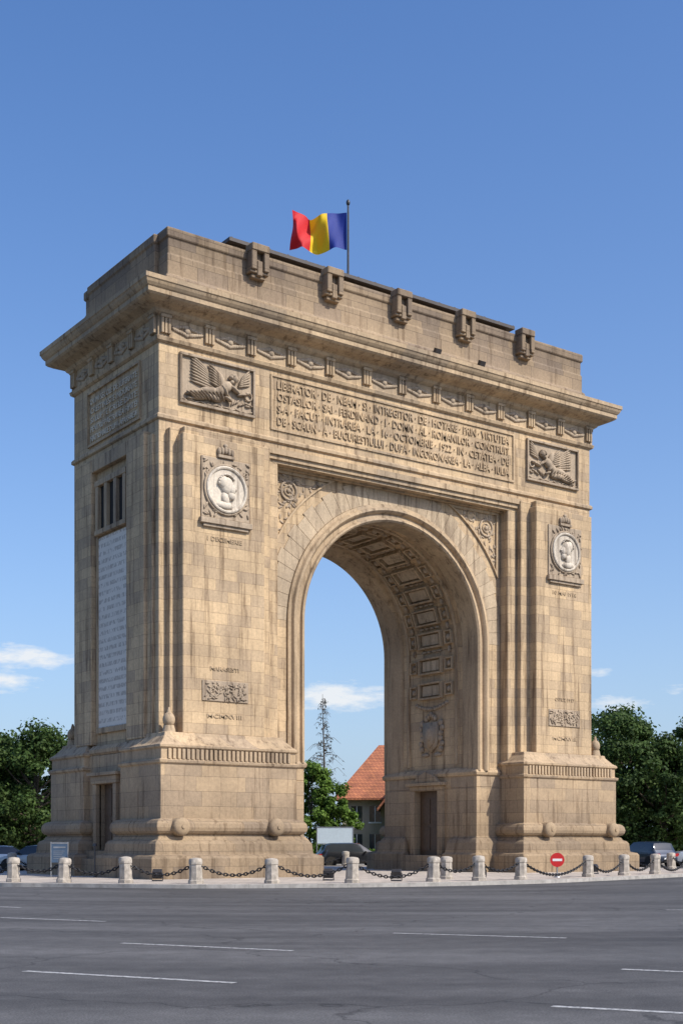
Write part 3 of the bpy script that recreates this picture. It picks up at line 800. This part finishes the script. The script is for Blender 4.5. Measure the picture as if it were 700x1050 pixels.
def tcopy(src, loc, rot, sc):
    e = empty(src.name.split('.')[0], (loc[0], loc[1], 0), rot); e.scale = (sc, sc, sc*random.uniform(.92,1.08))
    for ch in src.children:
        o = bpy.data.objects.new(ch.name.split('.')[0], ch.data); S.collection.objects.link(o); o.parent = e
    return e
T1 = tree('deciduous_tree', 1, 10.2, 3.9, 1.0, site(-22.4, 96), LF1, 90, 230, .3)
T2 = tree('deciduous_tree', 2, 11.2, 4.2, 1.0, site(21.4, 98), LF1, 95, 230, .3)
T3 = tree('deciduous_tree', 3, 9.0, 3.6, .7, site(27.5, 100), LF1, 85, 220, .3)
for src, r, d_, ro, sc in ((T3,-26.5,98,1,1.15),(T2,-31.5,100,2,.95),(T1,-19.9,103,4,.82),(T2,26.8,97,3.3,.93),(T1,19.3,104,5,1.04),(T3,32,103,1.7,1.2),(T3,23.8,96,2.9,1.1),
                           (T1,36,108,2.2,1.1),(T2,-38,105,1.1,1),(T3,14.5,112,2,.9),(T1,-13,110,.4,.8),(T2,44,112,.7,1),(T1,-46,110,.2,1.1),(T2,23.5,112,.9,1.1),(T3,-24.6,104,.9,1.15)):
    tcopy(src, site(r, d_), ro, sc)
tree('broadleaf_shrub_tree', 8, 7.7, 2.4, .5, site(-2.4, 99), LF2, 64, 210, .27, .16)
tree('broadleaf_shrub_tree', 9, 5.8, 1.9, .3, site(-.6, 98), LF2, 50, 200, .25, .10)
tree('broadleaf_shrub_tree', 10, 6.8, 2.3, .3, site(-5.3, 102), LF2, 50, 190, .26, .14)
def hedge(name, p, q, h, w, seed, lm):
    rnd = random.Random(seed); vs = []; fs = []; p, q = Vector((*p,0)), Vector((*q,0)); Ln = (q-p).length; d0 = (q-p).normalized(); n0 = Vector((-d0.y,d0.x,0))
    for i in range(int(Ln*420)):
        s_ = rnd.random()*Ln; hh = h*(.8+.25*sin(s_*1.3)+.1*sin(s_*3.1)); v = rnd.random()**.6
        q0 = p + d0*s_ + n0*rnd.uniform(-w,w)*sqrt(max(.05,1-v*v*.8)) + Vector((0,0,hh*v)); nrm = Vector((rnd.uniform(-1,1),rnd.uniform(-1,1),rnd.uniform(-.2,1))).normalized()
        leaf(vs, fs, q0, nrm, .26*rnd.uniform(.5,1.1), rnd)
    leafmesh(name, vs, fs, lm)
hedge('hedge', site(-7, 97.0), site(8, 97.0), 1.7, .8, 1, LF2)
hedge('hedge', site(16, 97), site(36, 98), 2.0, 1.2, 2, LF1)
hedge('hedge', site(-36, 97), site(-16, 97), 2.0, 1.2, 3, LF1)
LF3 = leafmat('needles_grey', (.035,.035,.025), (.055,.055,.04), (.085,.08,.06))
e = empty('sparse_conifer', (*site(-1.5, 106), 0)); b = B(); rnd = random.Random(14); vs = []; fs = []
b.tube((0,0,0),(.15,0,7),.2,.10,7); b.tube((.15,0,7),(-.05,0,13.7),.10,.015,6)
for k in range(80):
    z = 3.5 + 9.9*rnd.random()**.9; a = rnd.random()*2*pi; ln = (2.5*(1-(z-3.5)/10.6)**.7+.15)*rnd.uniform(.3,1.1)
    p0 = Vector((.1-.015*(z-7),0,z)); up = rnd.uniform(-.1,.5)
    p1 = p0 + Vector((cos(a)*ln*.6, sin(a)*ln*.6, up*ln*.6)); p2 = p1 + Vector((cos(a)*ln*.4, sin(a)*ln*.4, -.35*ln))
    b.tube(p0, p1, .026, .017, 4); b.tube(p1, p2, .017, .008, 4)
    for m_ in range(4):
        q = p0.lerp(p1, rnd.uniform(.4,1)); b.tube(q, q+Vector((rnd.uniform(-.25,.25), rnd.uniform(-.25,.25), -rnd.uniform(.1,.5))), .012, .005, 3, False)
    dens = rnd.choice((0, 0, 5, 14))
    for m_ in range(dens):
        q = (p0.lerp(p1, rnd.uniform(.3,1)) if rnd.random() < .5 else p1.lerp(p2, rnd.random())) + Vector((rnd.gauss(0,.10), rnd.gauss(0,.10), -abs(rnd.gauss(0,.28))))
        leaf(vs, fs, q, Vector((rnd.uniform(-1,1), rnd.uniform(-1,1), .2)).normalized(), rnd.uniform(.14,.30), rnd, .2)
b.build('trunk_and_branches', M_grey, e, recalc=False)
leafmesh('needles', vs, fs, LF3, e)

# ================================================================== HOUSE
M_wall = simple('house_render', (.36,.31,.24), .9, 0, .1, 1)
mr, nt, bs = new_mat('red_roof_tiles')
tc = N(nt, 'ShaderNodeTexCoord'); br = N(nt, 'ShaderNodeTexBrick')
sep = N(nt, 'ShaderNodeSeparateXYZ'); L(nt, tc.outputs['Object'], sep.inputs[0]); cb = N(nt, 'ShaderNodeCombineXYZ'); L(nt, math_(nt,'ADD',sep.outputs[0],sep.outputs[1]), cb.inputs[0]); L(nt, sep.outputs[2], cb.inputs[1]); L(nt, cb.outputs[0], br.inputs['Vector'])
br.inputs['Scale'].default_value = 1; br.inputs['Brick Width'].default_value = .3; br.inputs['Row Height'].default_value = .25
br.inputs['Color1'].default_value = (.46,.17,.075,1); br.inputs['Color2'].default_value = (.34,.12,.06,1); br.inputs['Mortar'].default_value = (.18,.06,.035,1)
L(nt, mixc(nt,'MULTIPLY',1,br.outputs['Color'],ramp(nt, noise(nt, tc.outputs['Object'], .9, 4), [(.3,.65),(.7,1.15)])), bs.inputs['Base Color']); bs.inputs['Roughness'].default_value = .85
M_glass = simple('window_glass', (.03,.035,.04), .1, 0, .1, 1, .8)
M_white = simple('white_paint', (.7,.7,.68), .5, 0, .05, 3)
hx, hy = site(6.4, 112); house = empty('red_roofed_house', (hx, hy, 0), radians(-35.8-4))
w = B(); w.box(-6,6,-5,5,0,5.2); w.box(-2.4,2.2,-7.5,-4.9,0,4.6); w.prism([(-2.4,4.6),(2.2,4.6),(-.1,7.6)], -7.45,-4.9)
w.box(2.4,3.1,-1.5,-.8,8,10.4)
w.build('walls', M_wall, house)
r_ = B()
r_.add([(-6.7,-5.7,5.1),(6.7,-5.7,5.1),(6.7,5.7,5.1),(-6.7,5.7,5.1),(-3.2,0,10.0),(3.2,0,10.0),(-6.7,-5.7,5.25),(6.7,-5.7,5.25),(6.7,5.7,5.25),(-6.7,5.7,5.25)],
       [(3,2,1,0),(6,7,5,4),(7,8,5),(8,9,4,5),(9,6,4),(0,1,7,6),(1,2,8,7),(2,3,9,8),(3,0,6,9)])
for s2 in (-1,1):
    a = (-.1+s2*2.9, 4.15); t0 = (-.1, 7.9)
    r_.prism([a, (a[0], a[1]+.2), (t0[0], t0[1]+.2), t0], -8.0, -2.2)
r_.build('roof', mr, house)
g = B(); f = B()
for X in (-1.3,.9):
    for z in (1.0,3.1): g.box(X-.45,X+.45,-7.53,-7.45,z,z+1.2); f.box(X-.55,X+.55,-7.56,-7.5,z-.12,z); f.box(X-.03,X+.03,-7.57,-7.5,z,z+1.2)
for X in (-4.8,-3.3,3.6,5):
    for z in (1.0,3.3): g.box(X-.45,X+.45,-5.03,-4.95,z,z+1.3); f.box(X-.55,X+.55,-5.07,-5.0,z-.12,z); f.box(X-.03,X+.03,-5.07,-5.0,z,z+1.3)
for Y in (-2,1,3.5):
    for z in (1.0,3.3): g.box(-6.03,-5.95,Y-.45,Y+.45,z,z+1.3); f.box(-6.07,-6.0,Y-.55,Y+.55,z-.12,z)
g.build('windows', M_glass, house); f.build('window_frames', M_white, house)

# ================================================================== VEHICLES
M_tyre = simple('tyre_rubber', (.02,.02,.02), .8); M_hub = simple('wheel_alloy', (.45,.45,.46), .35, .8)
M_red = simple('tail_lamp', (.35,.01,.01), .3); M_lamp = simple('head_lamp', (.7,.7,.7), .15)
def carpaint(name, col):
    m, nt, bs = new_mat(name); tc = N(nt,'ShaderNodeTexCoord'); L(nt, mixc(nt,'MULTIPLY',1,col,ramp(nt,noise(nt,tc.outputs['Object'],2,2),[(.3,.93),(.7,1.05)])), bs.inputs['Base Color'])
    bs.inputs['Roughness'].default_value = .35; bs.inputs['Metallic'].default_value = .3; bs.inputs['Coat Weight'].default_value = .8; bs.inputs['Coat Roughness'].default_value = .08; return m
def car(name, paint, loc, rz, Lh=2.2, W=.9, H=1.46, suv=False):
    par = empty(name, (loc[0], loc[1], loc[2] if len(loc) > 2 else 0), rz)
    hood = .98 if suv else .86; belt = 1.02 if suv else .93; tail = 1.08 if suv else .98
    st = [(-Lh,.42,.68,.70,.72,.70),(-Lh+.08,.30,.80,.84,.84,.78),(-Lh+.35,.26,tail-.04,tail+.02,.88,.76),
          (-Lh+ (.5 if suv else .85),.25,belt+.02,(H-.12 if suv else tail+.06),.9,.68),(-Lh+(.9 if suv else 1.35),.24,belt,H-.03,.9,.64),(-.1,.24,belt,H,.9,.64),(.45,.24,belt-.01,H-.05,.9,.65),
          (1.15,.25,hood+.04,hood+.08,.89,.74),(Lh-.45,.27,hood-.08,hood-.04,.87,.72),(Lh-.1,.30,.66,.72,.80,.70),(Lh,.40,.55,.60,.66,.60)]
    b = B(); n = len(st); vs = []
    k = W/.9
    for x, zb, zl, zt, wb, wr in st:
        wb *= k; wr *= k
        half = [(wb*.80,zb),(wb*.97,zb+.08),(wb*1.0,(zb+zl)/2+.05),(wb*.97,zl),(wr,zt-.03 if zt-zl > .2 else zt-.01),(wr*.8,zt),(0,zt+.02)]
        vs += [(x, -y, z) for y, z in half] + [(x, y, z) for y, z in half[:-1][::-1]]
    m_ = 13; fs = []; mi = []
    for i in range(n-1):
        for j in range(m_):
            a = i*m_+j; c_ = i*m_+(j+1) % m_; fs.append((a, c_, c_+m_, a+m_))
            top_a, top_b = st[i][3]-st[i][2] > .2, st[i+1][3]-st[i+1][2] > .2
            glass = 0
            if (top_a or top_b) and j in (3, 8): glass = 1
            if (top_a != top_b) and j in (4,5,6,7): glass = 1
            mi.append(glass)
    fs.append(tuple(range(m_))); mi.append(0); fs.append(tuple(range((n-1)*m_, n*m_))); mi.append(0)
    b.add(vs, fs); b.mi = mi
    b.build('body', [paint, M_glass], par, smooth='auto')
    w = B()
    for x in (-Lh+.78, Lh-.82):
        for s2 in (-1,1):
            w.cur = 0; w.torus((x, s2*(W-.12), .33), (0,1,0), .235, .098, 22, 8)
            w.cur = 1; w.tube((x, s2*(W-.20), .33), (x, s2*(W-.03), .33), .19, .17, 16)
            w.cur = 2; w.tube((x, s2*(W-.3), .35), (x, s2*(W+.004), .35), .37, .37, 22)
    w.build('wheels', [M_tyre, M_hub, M_dark], par, smooth='auto')
    l = B()
    for s2 in (-1,1):
        l.cur = 0; l.box(-Lh-.0, -Lh+.2, s2*.55*k, s2*.84*k, .70, .88)
        l.cur = 1; l.box(Lh-.28, Lh-.02, s2*.5*k, s2*.80*k, .60, .72)
        l.cur = 2; l.blob((.72, s2*(W+.08), 1.0), (.08,0,0), (0,.11,0), (0,0,.08), 8, 5)
    l.cur = 3; l.box(-Lh-.03, -Lh+.1, -.26, .26, .50, .61); l.box(Lh-.1, Lh+.02, -.26, .26, .38, .49)
    l.cur = 2; l.box(-Lh-.02,-Lh+.3,-.7*k,.7*k,.32,.42)
    l.build('lamps_and_mirrors', [M_red, M_lamp, M_dark, M_white], par)
    return par
yaw = radians(-35.8)
P_dark, P_silver, P_white, P_blue = carpaint('paint_black', (.012,.013,.016)), carpaint('paint_silver', (.38,.40,.42)), carpaint('paint_white', (.68,.68,.67)), carpaint('paint_dark_blue', (.025,.035,.06))
car('black_estate_car', P_dark, site(.6, 84), yaw+radians(14), 2.3, .92, 1.58, True)
car('silver_sedan', P_silver, site(-17.0, 73), yaw+radians(170), 2.25, .9, 1.46)
car('white_hatchback', P_white, site(-19.8, 77), yaw+radians(8), 2.1, .88, 1.42)
car('dark_suv', P_blue, site(20.2, 86.5), yaw+radians(115), 2.2, .95, 1.68, True)
car('grey_sedan', P_silver, site(24.5, 88), yaw+radians(5), 2.25, .9, 1.45)

# ================================================================== SIGNS
M_redsign = simple('sign_red', (.50,.02,.02), .4, 0, .04); M_steel = simple('galvanised_steel', (.30,.31,.32), .5, .6)
x, y = site(9.1, 55.0); e = empty('no_entry_sign', (x, y, .13), yaw)
b = B(); b.cur = 0; b.tube((0,.03,0),(0,.03,.95),.03,.03,10); b.cur = 1; b.tube((0,0,.74),(0,-.02,.74),.30,.30,32); b.cur = 2; b.box(-.20,.20,-.026,-.018,.69,.79); b.cur = 0; b.tube((0,.03,0),(0,.03,.04),.16,.14,14)
b.build('sign_face_and_post', [M_steel, M_redsign, M_white], e, smooth='auto')
x, y = site(-.45, 91.5); e = empty('white_signboard', (x, y, 0), yaw)
b = B(); b.box(-1.25,1.25,-.04,.04,1.55,2.65)
b.build('board', simple('board_pale', (.50,.58,.62), .5, 0, .05), e)
b = B(); b.box(-1.3,-1.24,-.06,.06,0,2.7); b.box(1.24,1.3,-.06,.06,0,2.7); b.box(-1.24,1.24,-.06,.06,2.65,2.71); b.box(-1.24,1.24,-.06,.06,1.49,1.55); b.build('frame', M_steel, e)
x, y = site(-12.0, 55.5); e = empty('information_panel', (x, y, .13), yaw)
b = B(); b.box(-.34,.34,-.03,.03,.62,1.42); b.build('panel', simple('panel_blue', (.06,.10,.16), .6, 0, .1), e)
b = B(); b.box(-.38,-.34,-.04,.04,0,1.5); b.box(.34,.38,-.04,.04,0,1.5); b.box(-.34,.34,-.04,.04,1.42,1.48)
b.box(-.26,.26,-.036,-.03,1.24,1.30)
for k in range(5): b.box(-.26,.22-.05*(k%3),-.036,-.03,1.10-.08*k,1.12-.08*k)
b.build('posts', M_steel, e)
x, y = site(-10.4, 55); e = empty('lamp_post', (x, y, .1), 0)
b = B(); b.tube((0,0,0),(0,0,1.35),.035,.03,8); b.tube((0,0,1.35),(0,0,1.47),.10,.08,10); b.tube((0,0,0),(0,0,.1),.08,.07,10); b.build('post', M_metal, e)
def flood(r, d_, rz):
    x, y = site(r, d_); e = empty('ground_floodlight', (x, y, .13), rz); b = B()
    b.box(-.2,.2,-.14,.14,0,.05); b.box(-.22,-.19,-.03,.03,.05,.32); b.box(.19,.22,-.03,.03,.05,.32)
    b.obox((0,0,.28), (.18,0,0), (0,.10,.05), (0,-.07,.14)); b.build('lamp_body', M_metal, e, bevel=.01)
    g = B(); g.obox((0,.10,.34), (.15,0,0), (0,.01,.005), (0,-.05,.11)); g.build('lens', M_glass, e)
for r, d_ in ((2.1,49.8),(-7.0,49.6),(-.5,50.5),(5.9,55),(-11,52),(11.8,61)): flood(r, d_, yaw+random.uniform(-.3,.3))

# ================================================================== SKY + SUN
SUN_EL, SUN_AZ = 44, 156
W = bpy.data.worlds.new('World'); S.world = W; W.use_nodes = True; nt = W.node_tree
bg = nt.nodes['Background']
sky = N(nt, 'ShaderNodeTexSky'); sky.sky_type = 'NISHITA'; sky.sun_disc = False; sky.sun_elevation = radians(SUN_EL); sky.sun_rotation = radians(SUN_AZ)
sky.air_density = 1.0; sky.dust_density = 2.2; sky.ozone_density = 2.3
tc = N(nt, 'ShaderNodeTexCoord'); D = tc.outputs['Generated']
sep = N(nt, 'ShaderNodeSeparateXYZ'); L(nt, D, sep.inputs[0])
az = math_(nt, 'MULTIPLY', math_(nt, 'ARCTAN2', sep.outputs[0], sep.outputs[1]), 180/pi)
elv = math_(nt, 'MULTIPLY', math_(nt, 'ARCSINE', sep.outputs[2]), 180/pi)
cm = N(nt, 'ShaderNodeCombineXYZ'); L(nt, az, cm.inputs[0]); L(nt, math_(nt, 'MULTIPLY', elv, 3.2), cm.inputs[1])
nz = noise(nt, cm.outputs[0], .75, 6, .62)
tot = None
for ca, ce, wa, we, st in ((22.0,7.9,2.3,.50,1.0),(21.2,6.9,1.6,.55,.75),(35.6,6.4,2.5,.62,1.05),(47.7,5.95,1.5,.35,.8),(47.0,7.3,.9,.25,.5),(50.5,6.5,1.3,.25,.5),(10,8,4,1,.9),(62,9,5,1.2,.8)):
    dx = math_(nt, 'DIVIDE', math_(nt, 'SUBTRACT', az, ca), wa); dy = math_(nt, 'DIVIDE', math_(nt, 'SUBTRACT', elv, ce), we)
    q = math_(nt, 'ADD', math_(nt, 'MULTIPLY', dx, dx), math_(nt, 'MULTIPLY', dy, dy))
    g_ = math_(nt, 'MULTIPLY', math_(nt, 'EXPONENT', math_(nt, 'MULTIPLY', q, -1)), st)
    tot = g_ if tot is None else math_(nt, 'MAXIMUM', tot, g_)
cl = math_(nt, 'ADD', tot, math_(nt, 'MULTIPLY', math_(nt, 'SUBTRACT', nz, .5), 1.9))
cl = math_(nt, 'MULTIPLY', cl, math_(nt, 'MINIMUM', math_(nt, 'MULTIPLY', tot, 4), 1))
mask = ramp(nt, cl, [(.30, 0), (.95, .9)])
hs = N(nt, 'ShaderNodeHueSaturation'); hs.inputs['Saturation'].default_value = 1.24; hs.inputs['Value'].default_value = 1.26; L(nt, sky.outputs[0], hs.inputs['Color'])
tint = mixc(nt, 'MULTIPLY', 1, hs.outputs[0], (.97, 1.03, 1.22))
# summer haze thickening towards the horizon, all round
haze = math_(nt, 'MULTIPLY', math_(nt, 'EXPONENT', math_(nt, 'MULTIPLY', math_(nt, 'ABSOLUTE', elv), -1/12)), .72)
hz = mixc(nt, 'MIX', haze, tint, (4.3, 5.7, 7.4))
colr = mixc(nt, 'MIX', mask, hz, (7.0, 7.2, 7.4))
L(nt, colr, bg.inputs[0]); bg.inputs[1].default_value = .125
sd = Vector((sin(radians(SUN_AZ))*cos(radians(SUN_EL)), cos(radians(SUN_AZ))*cos(radians(SUN_EL)), sin(radians(SUN_EL))))
ld = bpy.data.lights.new('sun', 'SUN'); ld.energy = 5.0; ld.angle = radians(.53); ld.color = (1, .94, .83)
lo = bpy.data.objects.new('sun', ld); S.collection.objects.link(lo); lo.rotation_euler = sd.to_track_quat('Z', 'Y').to_euler(); lo.location = (30, -60, 60)

# ================================================================== CAMERA
cd = bpy.data.cameras.new('camera'); co = bpy.data.objects.new('camera', cd); S.collection.objects.link(co); S.camera = co
co.location = (CX, CY, CH); co.rotation_euler = (radians(90), 0, -math.atan2(.585, .8111))
cd.sensor_width = 36; cd.lens = 45.77; cd.shift_y = 339/1050; cd.clip_end = 5000; cd.clip_start = .1
S.view_settings.view_transform = 'Standard'; S.view_settings.look = 'None'; S.view_settings.exposure = 0
